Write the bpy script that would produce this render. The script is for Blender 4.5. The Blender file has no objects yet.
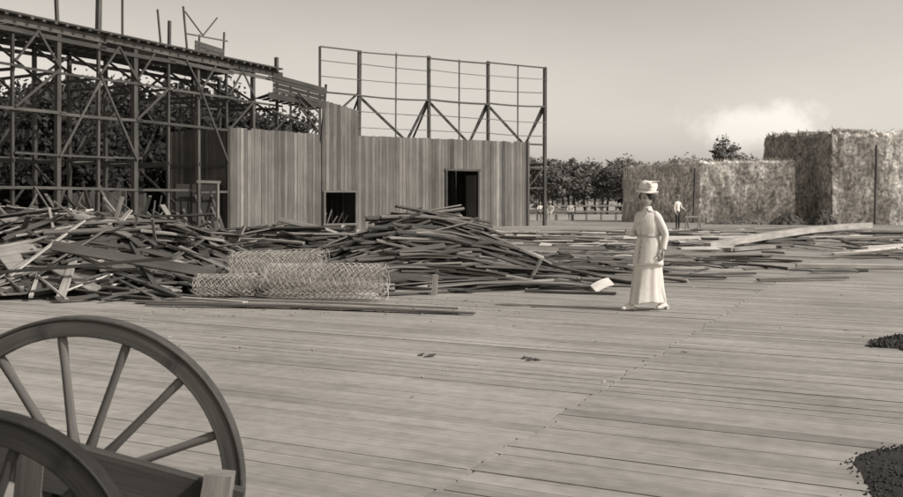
import bpy, math, random
from mathutils import Vector, Matrix, noise
R=random.Random(7)
rnd=R.random
def ru(a,b): return a+(b-a)*rnd()
V=Vector
UP=V((0,0,1))
TINT=(1.0,0.942,0.868)

# ------------------------------------------------------------ materials
def mat(name,rough=0.8,grain=0.3,gs=(1.5,40,1),patch=0.25,ps=1.2,bump=0.15,space='buv',fine=0.0,fs=60,stain=0.0):
    m=bpy.data.materials.new(name); m.use_nodes=True
    nt=m.node_tree; N=nt.nodes; L=nt.links
    b=N['Principled BSDF']; b.inputs['Roughness'].default_value=rough
    b.inputs['Specular IOR Level'].default_value=0.25
    at=N.new('ShaderNodeAttribute'); at.attribute_name='tone'
    bu=N.new('ShaderNodeAttribute'); bu.attribute_name='buv'
    tc=N.new('ShaderNodeTexCoord')
    mp=N.new('ShaderNodeMapping'); mp.inputs['Scale'].default_value=gs
    L.new(bu.outputs['Vector'] if space=='buv' else tc.outputs['Object'],mp.inputs['Vector'])
    n1=N.new('ShaderNodeTexNoise'); n1.inputs['Scale'].default_value=1; n1.inputs['Detail'].default_value=5
    n1.inputs['Roughness'].default_value=0.65
    L.new(mp.outputs['Vector'],n1.inputs['Vector'])
    n2=N.new('ShaderNodeTexNoise'); n2.inputs['Scale'].default_value=ps; n2.inputs['Detail'].default_value=6
    n2.inputs['Roughness'].default_value=0.6
    L.new(tc.outputs['Object'],n2.inputs['Vector'])
    def rng(sock,amt,a=.3,c=.7,lo=None,hi=None):
        r=N.new('ShaderNodeMapRange'); r.inputs['From Min'].default_value=a; r.inputs['From Max'].default_value=c
        r.inputs['To Min'].default_value=1-amt if lo is None else lo; r.inputs['To Max'].default_value=1+amt if hi is None else hi
        L.new(sock,r.inputs['Value']); return r.outputs['Result']
    def mul(a,b_):
        x=N.new('ShaderNodeMath'); x.operation='MULTIPLY'; L.new(a,x.inputs[0]); L.new(b_,x.inputs[1]); return x.outputs[0]
    v=mul(mul(at.outputs['Fac'],rng(n1.outputs['Fac'],grain)),rng(n2.outputs['Fac'],patch))
    if fine>0:
        n3=N.new('ShaderNodeTexNoise'); n3.inputs['Scale'].default_value=fs; n3.inputs['Detail'].default_value=3
        L.new(tc.outputs['Object'],n3.inputs['Vector'])
        v=mul(v,rng(n3.outputs['Fac'],fine))
    if stain>0:
        mp2=N.new('ShaderNodeMapping'); mp2.inputs['Scale'].default_value=(.5,2.2,1); L.new(tc.outputs['Object'],mp2.inputs['Vector'])
        n4=N.new('ShaderNodeTexNoise'); n4.inputs['Scale'].default_value=1.3; n4.inputs['Detail'].default_value=8; n4.inputs['Roughness'].default_value=.7
        L.new(mp2.outputs['Vector'],n4.inputs['Vector'])
        v=mul(v,rng(n4.outputs['Fac'],0,.52,.72,1.0,1-stain))
    vm=N.new('ShaderNodeVectorMath'); vm.operation='SCALE'; vm.inputs[0].default_value=TINT
    L.new(v,vm.inputs['Scale']); L.new(vm.outputs['Vector'],b.inputs['Base Color'])
    if bump>0:
        bp=N.new('ShaderNodeBump'); bp.inputs['Strength'].default_value=bump; bp.inputs['Distance'].default_value=0.02
        L.new(n1.outputs['Fac'],bp.inputs['Height']); L.new(bp.outputs['Normal'],b.inputs['Normal'])
    return m
M_DECK=mat('weathered_deck_boards',0.75,0.15,(0.9,38,1),0.22,0.4,0.2,fine=0.1,fs=9,stain=.34)
M_WOOD=mat('weathered_lumber',0.8,0.32,(1.2,30,1),0.2,1.5,0.2)
M_BEAM=mat('dark_timber',0.85,0.3,(1.0,18,1),0.25,0.8,0.2)
M_CLAD=mat('rough_board_cladding',0.85,0.28,(0.7,14,1),0.25,0.5,0.2)
M_DIRT=mat('dirt',0.95,0.3,(2,2,2),0.3,0.15,0.4,'obj')
M_DEBRIS=mat('dark_debris',0.95,0.5,(9,9,9),0.4,2,0.8,'obj')
M_COAL=mat('coal',0.8,0.5,(30,30,30),0.3,4,0.6,'obj')
M_WIRE=mat('galvanised_wire',0.45,0.1,(5,5,5),0.1,3,0,'obj')
M_STRAW=mat('straw',0.95,0.4,(3.2,3.2,0.9),0.22,0.5,0.7,'obj',fine=0.5,fs=5)
M_LEAF=mat('foliage',0.8,0.25,(2,2,2),0.35,0.6,0,'obj')
M_BARK=mat('bark',0.9,0.3,(6,6,1.5),0.2,2,0.4,'obj')
M_SKIN=mat('skin',0.55,0.05,(20,20,20),0.05,8,0,'obj')
M_CLOTH=mat('cotton_cloth',0.9,0.05,(40,40,12),0.08,5,0.2,'obj')
M_DARKC=mat('dark_cloth',0.9,0.1,(60,60,60),0.1,5,0.05,'obj')
M_HAIR=mat('hair',0.6,0.4,(40,40,6),0.2,10,0.3,'obj')
M_IRON=mat('rusty_iron',0.6,0.2,(30,30,30),0.25,8,0.1,'obj')

# ------------------------------------------------------------ mesh builder
class MB:
    def __init__(s): s.v=[];s.f=[];s.t=[];s.b=[];s.m=[];s.sm=[]
    def add(s,vs,fs,tone=0.3,buv=None,mi=0,smooth=False):
        o=len(s.v); s.v.extend([tuple(p) for p in vs])
        s.t.extend(tone if isinstance(tone,list) else [tone]*len(vs))
        s.b.extend(buv if buv else [(0,0,0)]*len(vs))
        for k,f in enumerate(fs):
            s.f.append(tuple(i+o for i in f)); s.m.append(mi[k] if isinstance(mi,list) else mi); s.sm.append(smooth)
    def board(s,p0,p1,w,t,tone=0.3,side=None,n=1,sag=0.0,mi=0,w1=None,twist=0.0,surf=None):
        p0=V(p0);p1=V(p1);d=p1-p0;L=d.length
        if L<1e-6:return
        d.normalize()
        if side is None:
            side=d.cross(UP)
            if side.length<1e-3: side=V((1,0,0))
        side=V(side); side=(side-d*side.dot(d)).normalized(); nr=side.cross(d).normalized()
        if nr.z<0: nr=-nr
        if w1 is None:w1=w
        vs=[];bu=[];idn=rnd()*50
        for i in range(n+1):
            k=i/n; c=p0.lerp(p1,k)+UP*(-sag*4*k*(1-k)); ww=w+(w1-w)*k
            a=twist*(k-.5); sd=side*math.cos(a)+nr*math.sin(a); nn=nr*math.cos(a)-side*math.sin(a)
            for (a1,b1) in ((-1,-1),(1,-1),(1,1),(-1,1)):
                vs.append(c+sd*(a1*ww/2)+nn*(b1*t/2)); bu.append((k*L+idn,a1*ww/2+b1*t/2,idn))
        fs=[(0,1,2,3),tuple(4*n+i for i in (3,2,1,0))]
        for i in range(n):
            for j in range(4):
                a=4*i+j;b_=4*i+(j+1)%4; fs.append((a,a+4,b_+4,b_))
        s.add(vs,fs,tone,bu,mi)
    def loft(s,rings,tone,mi=0,cap=True,smooth=True,closed=False):
        n=len(rings[0]);vs=[p for r in rings for p in r];fs=[]
        m=len(rings)
        for i in range(m if closed else m-1):
            i2=(i+1)%m
            for j in range(n):
                a=i*n+j;b_=i*n+(j+1)%n;c=i2*n+(j+1)%n;d=i2*n+j; fs.append((a,b_,c,d))
        if cap and not closed:
            fs.append(tuple(range(n-1,-1,-1))); fs.append(tuple((m-1)*n+j for j in range(n)))
        s.add(vs,fs,tone,[(p[0],p[1],p[2]) for p in vs],mi,smooth)
    def ellip(s,c,r,tone,mi=0,nu=14,nv=9,rot=None,jit=0,fn=None):
        c=V(c);rings=[]
        for i in range(nv+1):
            ph=math.pi*i/nv; ph=min(max(ph,0.02),math.pi-0.02); ring=[]
            for j in range(nu):
                th=2*math.pi*j/nu
                p=V((math.sin(ph)*math.cos(th),math.sin(ph)*math.sin(th),-math.cos(ph)))
                q=V((p.x*r[0],p.y*r[1],p.z*r[2]))
                if fn:q=fn(p,q)
                if jit:q*=1+jit*noise.noise(p*3+c*5)
                if rot:q=rot@q
                ring.append(c+q)
            rings.append(ring)
        s.loft(rings,tone,mi)
    def build(s,name,mats,parent=None,loc=None,rotz=0,scale=1):
        me=bpy.data.meshes.new(name); me.from_pydata(s.v,[],s.f)
        for m in mats: me.materials.append(m)
        me.polygons.foreach_set('material_index',s.m); me.polygons.foreach_set('use_smooth',s.sm)
        a=me.attributes.new('tone','FLOAT','POINT'); a.data.foreach_set('value',[float(x) for x in s.t])
        a=me.attributes.new('buv','FLOAT_VECTOR','POINT'); a.data.foreach_set('vector',[float(c) for q in s.b for c in q])
        me.update()
        o=bpy.data.objects.new(name,me); bpy.context.scene.collection.objects.link(o)
        if parent:o.parent=parent
        if loc:o.location=loc
        o.rotation_euler=(0,0,rotz); o.scale=(scale,)*3
        return o
def empty(name,loc=(0,0,0),rotz=0,scale=1):
    o=bpy.data.objects.new(name,None); bpy.context.scene.collection.objects.link(o)
    o.location=loc;o.rotation_euler=(0,0,rotz);o.scale=(scale,)*3; o.empty_display_size=0.3
    return o

# ------------------------------------------------------------ ground + deck
g=MB(); g.add([(-900,-300,-0.06),(900,-300,-0.06),(900,1500,-0.06),(-900,1500,-0.06)],[(0,1,2,3)],0.3)
g.build('ground',[M_DIRT])

DA=math.radians(-26.3)
dk=MB(); v=-9.0
while v<62:
    w=0.185+ru(-.012,.012); rowt=ru(-.015,.015)
    us=[-44.18+6.0*k for k in range(0,16)]      # a butt joint line falls at u=-2.18
    prev=0.0
    for k in range(15):
        a=us[k]+prev+(.009 if k==7 else .002)
        j=ru(-.04,.04) if k==6 else ru(-.03,.03)
        b2=us[k+1]+j-(.009 if k==6 else .002); prev=j
        z=ru(-.002,.002); tl=ru(-.0015,.0015); tone=0.30+rowt+ru(-.03,.03)
        if rnd()<.04: tone*=0.82
        if rnd()<.03: tone*=1.12
        y0=v+0.0015;y1=v+w-0.0025-(ru(0,.005) if rnd()<.25 else 0)
        vs=[(a,y0,z-tl),(b2,y0,z-tl+ru(-.002,.002)),(b2,y1,z+tl),(a,y1,z+tl),(a,y0,-.04),(b2,y0,-.04),(b2,y1,-.04),(a,y1,-.04)]
        idn=rnd()*90
        dk.add(vs,[(0,1,2,3),(0,4,5,1),(2,6,7,3),(1,5,6,2),(3,7,4,0)],tone,[(p[0],p[1],idn) for p in vs])
    v+=w
dk.build('plank_deck',[M_DECK],rotz=DA)

# ------------------------------------------------------------ lumber heaps
def gauss(x,y,G): return sum(h*math.exp(-((x-a)/sx)**2/2-((y-b)/sy)**2/2) for a,b,h,sx,sy in G)
def heap(name,G,box,n,th,thj,Lr,tones,wr=(.06,.17),bend=0.15,base=True,lift=(.7,1.05),wild=.12,basetone=.05,stick=.05):
    mb=MB()
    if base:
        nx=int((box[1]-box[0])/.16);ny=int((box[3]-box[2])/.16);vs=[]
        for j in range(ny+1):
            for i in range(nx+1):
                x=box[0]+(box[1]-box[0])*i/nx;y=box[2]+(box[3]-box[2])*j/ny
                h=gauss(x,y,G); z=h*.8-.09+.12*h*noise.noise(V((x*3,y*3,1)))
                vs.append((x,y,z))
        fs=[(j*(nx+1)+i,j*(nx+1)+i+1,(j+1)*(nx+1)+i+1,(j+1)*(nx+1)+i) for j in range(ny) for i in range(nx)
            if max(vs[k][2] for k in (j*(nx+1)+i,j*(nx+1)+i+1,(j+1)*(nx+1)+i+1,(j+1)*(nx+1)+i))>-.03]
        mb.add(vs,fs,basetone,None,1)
    c=0;tries=0
    while c<n and tries<n*40:
        tries+=1
        x=ru(box[0],box[1]);y=ru(box[2],box[3]);h=gauss(x,y,G)
        if rnd()>min(1,h/.35+.005):continue
        L=ru(*Lr); t=math.radians(th+R.gauss(0,thj))
        if rnd()<wild:t=ru(0,math.pi)
        dx=math.cos(t)*L/2;dy=math.sin(t)*L/2
        ta=ru(*lift)
        z0=gauss(x-dx,y-dy,G)*ta;z1=gauss(x+dx,y+dy,G)*ta;zm=h*ta
        q=ru(.2,.8)
        mid=(z0+z1)/2
        up=max(0,zm-mid)*(1-q*.75)
        z0+=up;z1+=up
        zc=(z0+z1)/2; sag=-(zm-zc)*bend*3*rnd()+ru(-bend,bend)*.3
        t_=ru(.018,.04);w=ru(*wr)
        z0=max(z0,.02)+ru(0,.03);z1=max(z1,.02)+ru(0,.03)
        if rnd()<stick*(1 if h>.4 else 0): z1+=ru(.1,.4)
        if sag>0: sag=min(sag,(z0+z1)/2-.01)
        ts=tones[int(rnd()*len(tones))]*ru(.8,1.2)
        tw=ru(-.3,.3); sd=V((-math.sin(t),math.cos(t),ru(-.5,.5)))
        mb.board((x-dx,y-dy,z0),(x+dx,y+dy,z1),w,t_,ts,side=sd,n=4,sag=sag,twist=tw)
        c+=1
    return mb
TA=[.07,.1,.15,.22,.15,.09,.07,.38,.12]
TC=[.07,.1,.14,.19,.1,.08,.27]
GA=[(-8.6,16.9,.95,1.9,1.3),(-6.0,16.3,.75,1.4,1.15),(-11.6,17,1.0,1.8,1.5),(-4.4,16.3,.45,1,1)]
h=heap('a',GA,(-14,-2.8,13.4,20.5),1500,8,42,(.3,1.9),TA,bend=.08,wr=(.05,.19))
for (x,y,z,L,w,t,tone,tilt) in [(-7.55,15.1,.5,.75,.5,.2,.6,.9),(-6.95,15.0,.6,.9,.55,1.2,.2,.8),(-5.2,15.4,.5,.7,.4,.4,.3,.6),(-8.4,15.4,.8,1.1,.35,.7,.4,.5),(-9.3,15.2,.7,.8,.5,1.9,.3,.7)]:
    d=V((math.cos(t),math.sin(t),.1))
    h.board(V((x,y,z))-d*L/2,V((x,y,z))+d*L/2,w,.03,tone,side=V((-math.sin(t)*math.cos(tilt),math.cos(t)*math.cos(tilt),math.sin(tilt))))
for k in range(45):
    x=ru(-11,-4);y=ru(15,17.5);z=gauss(x,y,GA)
    h.board((x,y,z*.8),(x+ru(-.7,.7),y+ru(-.5,.5),z+ru(.1,.55)),ru(.03,.1),.03,ru(.06,.3),n=2)
h.board((-6.3,14.6,.78),(-3.4,14.4,.3),.16,.05,.1,side=(0,.5,.9),n=3)
h.board((-7.9,14.5,.3),(-4.2,14.0,.62),.1,.05,.08,n=3)
h.build('scrap_lumber_heap',[M_WOOD,M_DEBRIS])
GB=[(-3.4,18.2,.62,1.4,.9),(-5.2,19,.55,1.2,1),(-1.9,18.7,.55,1,.9)]
heap('b',GB,(-7,.2,15.8,21.5),520,-3,11,(1.0,2.8),TC,bend=.1,wild=.06,stick=.02).build('scrap_lumber_heap',[M_WOOD,M_DEBRIS])
GC=[(-.95,16.9,.82,.9,.8),(.1,17.7,.78,.9,.85),(-1.5,15.9,.25,.7,.6)]
hc=heap('c',GC,(-3.0,2.2,14.7,20.0),480,17,8,(1.6,3.1),TC,bend=.36,wild=.03,stick=.01)
hc.board((-.27,14.6,0),(-.25,14.6,.32),.11,.09,.3)
hc.build('bent_board_heap',[M_WOOD,M_DEBRIS])
GD=[(1.6,17.4,.22,1.1,1.1),(3.0,19.6,.10,.9,1.2),(1.5,21.5,.25,2,1.6),(5,22,.07,1.6,1.4)]
hd=heap('d',GD,(-.8,8,15.4,25),280,8,32,(.5,2.0),TA,bend=.12,wild=.15,basetone=.1,stick=0)
hd.board((2.3,15.0,.05),(2.62,15.2,.16),.16,.03,.55,side=(0,.7,.7),n=3,sag=-.02)
hd.board((1.5,15.6,.03),(2.4,15.3,.05),.16,.04,.08,n=2)
hd.board((1.35,16.1,.05),(1.6,16.6,.42),.05,.05,.15)
hd.build('scrap_lumber_heap',[M_WOOD,M_DEBRIS])
GE=[(3,28,.15,4,3),(12,30,.10,3,4),(0,33,.2,6,3),(11,39,.2,5,3),(-6,30,.3,4,4),(18,34,.2,4,3),(6,34,.14,5,3)]
heap('e',GE,(-14,26,23,46),640,8,28,(.6,3.2),[.1,.16,.26,.4,.14,.45],wr=(.1,.25),bend=.04,wild=.2,basetone=.2,stick=0).build('scrap_lumber_heap',[M_WOOD,M_DEBRIS])

lb=MB()
for p0,p1,w,t,tone in [((-4.55,13.4,.03),(.05,12.1,.03),.12,.03,.16),((-4.3,13.05,.03),(-1.2,12.55,.03),.09,.03,.11),((-3.2,13.3,.07),(.1,12.3,.06),.07,.03,.33),
    ((-2.2,12.8,.03),(.3,12.0,.03),.1,.02,.12),((-4,13.7,.05),(-2.9,13.0,.06),.1,.03,.4),
    ((7.6,20.4,.06),(11.6,19.7,.06),.22,.08,.5),((9.9,24,.1),(13.5,23.4,.3),.3,.06,.55),((10.4,23.3,.3),(13.8,24.6,.42),.25,.05,.6),((10.6,25,.45),(13.8,24,.55),.3,.05,.45),
    ((5.6,16.9,.04),(7.4,17.3,.05),.12,.04,.14),((4.4,17.8,.05),(6.0,18.3,.05),.12,.04,.1),
    ((1.2,15.0,.03),(2.6,14.6,.03),.12,.03,.09),((9.3,37,.1),(13.4,36,.4),.2,.1,.5)]:
    lb.board(p0,p1,w,t,tone,n=2,sag=ru(-.02,.01))
lb.build('loose_boards',[M_WOOD])
bm_=MB(); bm_.board((7.4,26.8,.16),(16.6,36.8,.5),.24,.2,.38,n=6,sag=-.1,w1=.3); bm_.board((7.9,26.5,.08),(15,33,.1),.25,.1,.25,n=2)
for k in range(3): bm_.board((9+3*k,28.2+3*k,.05),(9.3+3*k,29.6+3*k,.1),.2,.2,.2)
bm_.build('long_timber_beam',[M_WOOD])
ch=MB()
for k in range(300):
    x=ru(-5,9);y=ru(7,16)
    if rnd()<.6:
        x=ru(-4,1);y=ru(11.8,14)
    L=ru(.012,.06);a=ru(0,3.14)
    ch.board((x,y,.008),(x+L*math.cos(a),y+L*math.sin(a),.012),L*ru(.15,.4),.006,ru(.1,.5))
for (x,y) in [(-.25,8.85),(.75,8.65),(.05,12.1)]:
    for k in range(7):
        a=ru(0,3.14);L=ru(.03,.09);xx=x+ru(-.09,.09);yy=y+ru(-.07,.07)
        ch.board((xx,yy,.010),(xx+L*math.cos(a),yy+L*math.sin(a),.016),.02,.009,.09)
ch.build('wood_chips',[M_WOOD])

# ------------------------------------------------------------ chicken wire rolls
def wire_roll(c,ax,L,r,layers,cell=.09,tone=.5):
    mb=MB(); ax=V(ax).normalized(); s1=ax.cross(UP).normalized(); s2=s1.cross(ax)
    wt=.0044
    def P(a,u):
        rr=r*(1-.35*a/(2*math.pi*layers))
        rr*=1+.08*noise.noise(V((a*1.1,u*2,r*9)))
        return V(c)+ax*(u+.03*math.sin(a*1.7))+s1*(rr*math.cos(a)*1.06)+s2*(rr*math.sin(a)*.95)
    def seg(p,q):
        d=(q-p)
        if d.length<1e-5:return
        d.normalize(); a=d.orthogonal().normalized();b=d.cross(a)
        vs=[x+(a*math.cos(t)+b*math.sin(t))*wt for x in (p,q) for t in (0,2.094,4.189)]
        mb.add(vs,[(0,1,4,3),(1,2,5,4),(2,0,3,5)],tone*ru(.6,1.3))
    nu=int(L/cell); na=int(2*math.pi*r*layers/cell*1.3)
    for i in range(na):
        for j in range(nu):
            off=.5 if i%2 else 0
            a0=i/na*2*math.pi*layers;a1=(i+1)/na*2*math.pi*layers
            u0=-L/2+(j+off)*cell
            seg(P(a0,u0),P(a1,u0+cell*.5)); seg(P(a0,u0),P(a1,u0-cell*.5))
    for u in (-L/2,L/2):
        for i in range(na*2):
            seg(P(i/na*math.pi*layers,u),P((i+1)/na*math.pi*layers,u))
    mb.build('wire_mesh_roll',[M_WIRE])
wire_roll((-1.85,13.75,.29),(1,-.12,0),1.75,.29,3)
wire_roll((-2.75,14.75,.40),(1,.25,.02),1.5,.33,3)
wire_roll((-3.4,14.1,.2),(1,.1,0),.95,.2,2)

# ------------------------------------------------------------ coaster-like timber trestle (left)
TP=lambda t,off=0.0:V((-15.5+6.8*t-.902*off,31.8+14.2*t+.432*off,0))
tr=MB(); TOPZ=7.85
ts=[.03+.1215*k for k in range(-4,9)]
tdir=(TP(1)-TP(0)).normalized()
def post(mb,p,z0,z1,w,tone=.09): mb.board(V((p.x,p.y,z0)),V((p.x+ru(-.05,.05),p.y,z1)),w,w,tone*ru(.7,1.3),side=tdir)
rows=(0,3.6)
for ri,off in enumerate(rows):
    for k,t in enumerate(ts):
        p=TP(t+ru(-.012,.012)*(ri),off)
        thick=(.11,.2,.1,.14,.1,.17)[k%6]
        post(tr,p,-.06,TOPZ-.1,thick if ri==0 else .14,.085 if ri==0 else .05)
    for z,w in ((TOPZ-.12,.26),(TOPZ-.45,.16),(6.2,.09),(4.7,.11),(3.15,.07),(1.9,.1)):
        if ri==1 and z in(1.9,4.7):continue
        so=V((.9,-.43,0))*(.11 if ri==0 else -.1)
        kk=0
        while kk<len(ts)-1:
            k2=min(len(ts)-1,kk+2+int(rnd()*3))
            if not(z in(3.15,6.2) and rnd()<.25):
                a=TP(ts[kk],off);b=TP(ts[k2]+.02,off);o2=so*(1+.0*kk)
                tr.board(V((a.x,a.y,z+ru(-.05,.05)))+o2,V((b.x,b.y,z+ru(-.05,.05)))+o2,.05,w,.075*ru(.7,1.4),n=3,sag=ru(-.03,.04))
            kk=k2
    for k in range(len(ts)-1):
        p=TP(ts[k],off);q=TP(ts[k+1],off);m=(p+q)/2
        so=V((.9,-.43,0))*(.16 if ri==0 else .14)
        P=lambda c,z:V((c.x,c.y,z))+so
        if ri==0:
            if k%3!=2: tr.board(P(p,6.35),P(m,TOPZ-.3),.08,.05,.07,side=tdir)
            if k%2==0: tr.board(P(q,6.35),P(m,TOPZ-.3),.08,.05,.07,side=tdir)
            if k in(4,7,10): tr.board(P(p,4.75),P(q,6.3),.09,.05,.07,side=tdir)
            if k in(2,6,9): tr.board(P(p,6.3),P(q,3.1),.09,.05,.07,side=tdir)
            if k in(5,): tr.board(P(p,3.1),P(q,6.1),.08,.05,.09,side=tdir)
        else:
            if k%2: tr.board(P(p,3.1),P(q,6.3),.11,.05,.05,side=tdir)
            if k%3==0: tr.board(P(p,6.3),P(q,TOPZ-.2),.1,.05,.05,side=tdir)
for k,t in enumerate(ts):
    for z in (6.1,3.0):
        a=TP(t,-.1);b=TP(t,3.8); tr.board(V((a.x,a.y,z+ru(-.1,.1))),V((b.x,b.y,z)),.06,.11,.055)
    a=TP(t,0);b=TP(t,3.6)
    sh=tdir*.09
    tr.board(V((a.x,a.y,5.6+ru(-.5,.4)))+sh,V((b.x,b.y,TOPZ-.2))+sh,.05,.1,.06)
    if k%2: tr.board(V((b.x,b.y,3.2))+sh,V((a.x,a.y,6.0))-sh,.05,.1,.06)
    if k%3==0: tr.board(V((a.x,a.y,.3))+sh,V((b.x,b.y,2.9))+sh,.05,.1,.06)
L=(TP(ts[-1])-TP(ts[0])).length; nt=int(L/.5)
for i in range(nt):
    t=ts[0]+(ts[-1]-ts[0])*i/nt; a=TP(t,-.38+ru(-.06,.06));b=TP(t,4.1)
    tr.board(V((a.x,a.y,TOPZ+.06)),V((b.x,b.y,TOPZ+.06)),.13,.1,.07*ru(.7,1.4))
for off in (-.25,.05,.35,.9,2.4,3.0,3.4):
    a=TP(ts[0],off);b=TP(ts[-1],off); tr.board(V((a.x,a.y,TOPZ+.15)),V((b.x,b.y,TOPZ+.15)),.26,.07,.06,n=8,sag=.03)
for t,off,z,w,ln in ((.154,0,9.6,.11,-.1),(.274,0,10.1,.17,.05),(.385,.5,9.8,.07,.0),(.52,0,9.1,.11,.02),(1.0,0,8.6,.16,0),(.03,3.6,9.3,.12,.1),(-.1,0,9.6,.14,0),(.87,2.6,8.9,.09,0)):
    p=TP(t,off);tr.board(V((p.x,p.y,TOPZ-.5)),V((p.x+ln,p.y,z)),w,w,.09,side=tdir)
pA=TP(.69,.9)
def Q(a,b,z): 
    return pA+tdir*a+V((-.902,.432,0))*b+UP*z
for a in (-.5,1.9):
    for b in (0,1.5): tr.board(Q(a,b,TOPZ),Q(a+.1*(1 if a>0 else -3),b,TOPZ+(2.3 if a<0 else 1.6)),.07,.07,.09,side=tdir)
tr.board(Q(-.7,0,TOPZ+2.1),Q(.5,0,TOPZ+1.2),.05,.05,.1,side=tdir); tr.board(Q(-.7,-.03,TOPZ+1.1),Q(2.2,-.03,TOPZ+1.2),.06,.05,.1,side=tdir)
tr.board(Q(.5,0,TOPZ+1.2),Q(1.5,0,TOPZ+2.2),.05,.05,.1,side=tdir)
for z in (.35,.52,.69): tr.board(Q(-.1,-.06,TOPZ+z+.12),Q(1.9,-.06,TOPZ+z),.15,.04,.06*ru(.7,1.3),side=(0,0,1))
for b in (0,.3,.6,.9,1.2,1.5): tr.board(Q(-.6,b,TOPZ+.33),Q(2.1,b,TOPZ+.3),.25,.05,.08)
for k in range(9):
    x0=-8.6+.3*k
    tr.board((x0,45.2+.3*k,6.75-.05*k),(x0-1.4,47.8+.2*k,6.75-.05*k),.28,.06,.07*ru(.7,1.3))
tr.board((-8.9,45.0,6.6),(-6.3,47.2,6.3),.07,.3,.06); tr.board((-8.9,45.0,7.5),(-6.3,47.2,7.0),.05,.1,.08)
for z in (.1,.32,.54,.76): tr.board((-8.7,45.1,6.8+z),(-6.4,47.1,6.35+z),.19,.04,.06*ru(.7,1.2),side=UP)
for (a,b,c,d,e,f) in ((-8.7,45.4,4.9,-7.4,46.3,6.5),(-6.8,46.8,4.9,-7.6,46.3,6.5),(-6.6,46.9,4.6,-6.4,47.2,7.4),(-8.0,46,4.6,-8.0,46,7.2),(-7.2,46.5,4.6,-7.2,46.5,7.3),(-8.8,45.2,5.9,-6.4,47.2,4.9)):
    tr.board((a,b,c),(d,e,f),.1,.09,.07)
dA=TP(.60,-.5);dB=TP(.68,-.5)
for p,tn in ((dA,.08),(dB,.17)): tr.board(V((p.x,p.y,-.05)),V((p.x,p.y,2.25)),.13,.1,tn,side=tdir)
tr.board(V((dA.x,dA.y,2.3))-tdir*.15,V((dB.x,dB.y,2.3))+tdir*.15,.12,.1,.12,side=UP)
for i in range(16):
    p=TP(.58+.0125*i,.4); tr.board(V((p.x,p.y,-.05)),V((p.x,p.y,2.2)),.22,.03,.03,side=tdir)
for i in range(22):
    p=TP(.32+.0125*i,2.3)
    if i%9<7: tr.board(V((p.x,p.y,-.05)),V((p.x,p.y,1.7+ru(0,.3))),.2,.03,.05*ru(.7,1.6),side=tdir)
for k in range(60):
    t=ru(-.3,.75);p=TP(t,ru(-1.2,3)); q=TP(t+ru(-.09,.09),ru(-.2,3))
    tr.board(V((p.x,p.y,0)),V((q.x,q.y,ru(.8,2.2))),.12,.04,ru(.05,.16))
tr.build('timber_trestle',[M_BEAM])

# ------------------------------------------------------------ boarded pavilion
pav=empty('board_clad_building')
F=[V((-10.2,42.5,0)),V((-6.6,47,0)),V((-4.85,48,0)),V((4.43,53.6,0))]
wl=MB()
def clad(mb,A,B,zt0,zt1,holes=(),tone=.19,w=.2,out=0.0,z0=-.05):
    d=(B-A);L=d.length;d.normalize();nrm=V((d.y,-d.x,0))
    n=int(L/w);w=L/n
    for i in range(n):
        s=(i+.5)*w;c=A+d*s+nrm*(out+ru(-.01,.01));zt=zt0+(zt1-zt0)*s/L+ru(-.02,.02)
        if rnd()<.03: zt-=ru(.03,.1)
        spans=[(z0,zt)]
        for (a,b,h0,h1) in holes:
            if a<s<b:
                ns=[]
                for (p,q) in spans:
                    if h0>p:ns.append((p,min(q,h0)))
                    if h1<q:ns.append((max(p,h1),q))
                spans=ns
        tn=tone*ru(.7,1.26)*(.6 if rnd()<.08 else 1)*(1.45 if rnd()<.05 else 1)
        for (p,q) in spans:
            if q-p>.05: mb.board(V((c.x,c.y,p)),V((c.x,c.y,q)),w-ru(.006,.02),.03,tn,side=d)
clad(wl,F[0],F[1],4.85,4.85,tone=.15)
clad(wl,F[1],F[2],6.6,6.15,holes=[(.15,1.85,.3,1.9)],tone=.15,out=.06)
dl=(F[3]-F[2]).length
sx=lambda X:(X+4.85)/(9.28)*dl
clad(wl,F[2],F[3],4.85,4.85,holes=[(sx(-.3),sx(1.5),-.1,3.1)],tone=.165)
back=[p+V((-.8,5.5,0)) for p in F]; back[3]=F[3]+V((-2.6,4.6,0)); back[0]=F[0]+V((-3.5,2.5,0))
clad(wl,F[3],back[3],4.8,4.8,tone=.1); clad(wl,back[0],F[0],4.8,4.8,tone=.1)
for i in range(3): clad(wl,back[i+1],back[i],4.8,4.8,tone=.1,w=.3)
wl.build('walls',[M_CLAD],pav)
rf=MB()
top=[(p.x,p.y,4.62) for p in F]+[(p.x,p.y,4.62) for p in reversed(back)]
bot=[(x,y,4.5) for x,y,z in top]
top=[(x*.995,y+.12,z) for x,y,z in top];bot=[(x*.995,y+.12,z) for x,y,z in bot]
rf.add(top+bot,[tuple(range(8)),tuple(range(15,7,-1))]+[(i,i+8,(i+1)%8+8,(i+1)%8) for i in range(8)],.12)
rf.build('roof_deck',[M_BEAM],pav)
tm=MB()
d3=(F[3]-F[2]).normalized();n3=V((d3.y,-d3.x,0))
def onw(X,out=0.0,z=0.0): 
    p=F[2]+d3*sx(X)+n3*out; return V((p.x,p.y,z))
for X in (-.3,1.5): tm.board(onw(X,.05,-.05),onw(X,.05,3.12),.1,.06,.08,side=d3)
tm.board(onw(-.4,.05,3.17),onw(1.6,.05,3.17),.1,.06,.1,side=UP)
for i in range(5):
    a=onw(1.42-.03*i,-.15-.17*i)
    tm.board(a,a+UP*2.9,.16,.03,.1,side=n3)
for i in range(4):
    a=onw(-.22,-.1-.18*i); tm.board(a,a+UP*3.0,.17,.03,.28*ru(.8,1.1),side=n3)
d2=(F[2]-F[1]).normalized();n2_=V((d2.y,-d2.x,0))
def onw2(s,out,z): p=F[1]+d2*s+n2_*out; return V((p.x,p.y,z))
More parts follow.
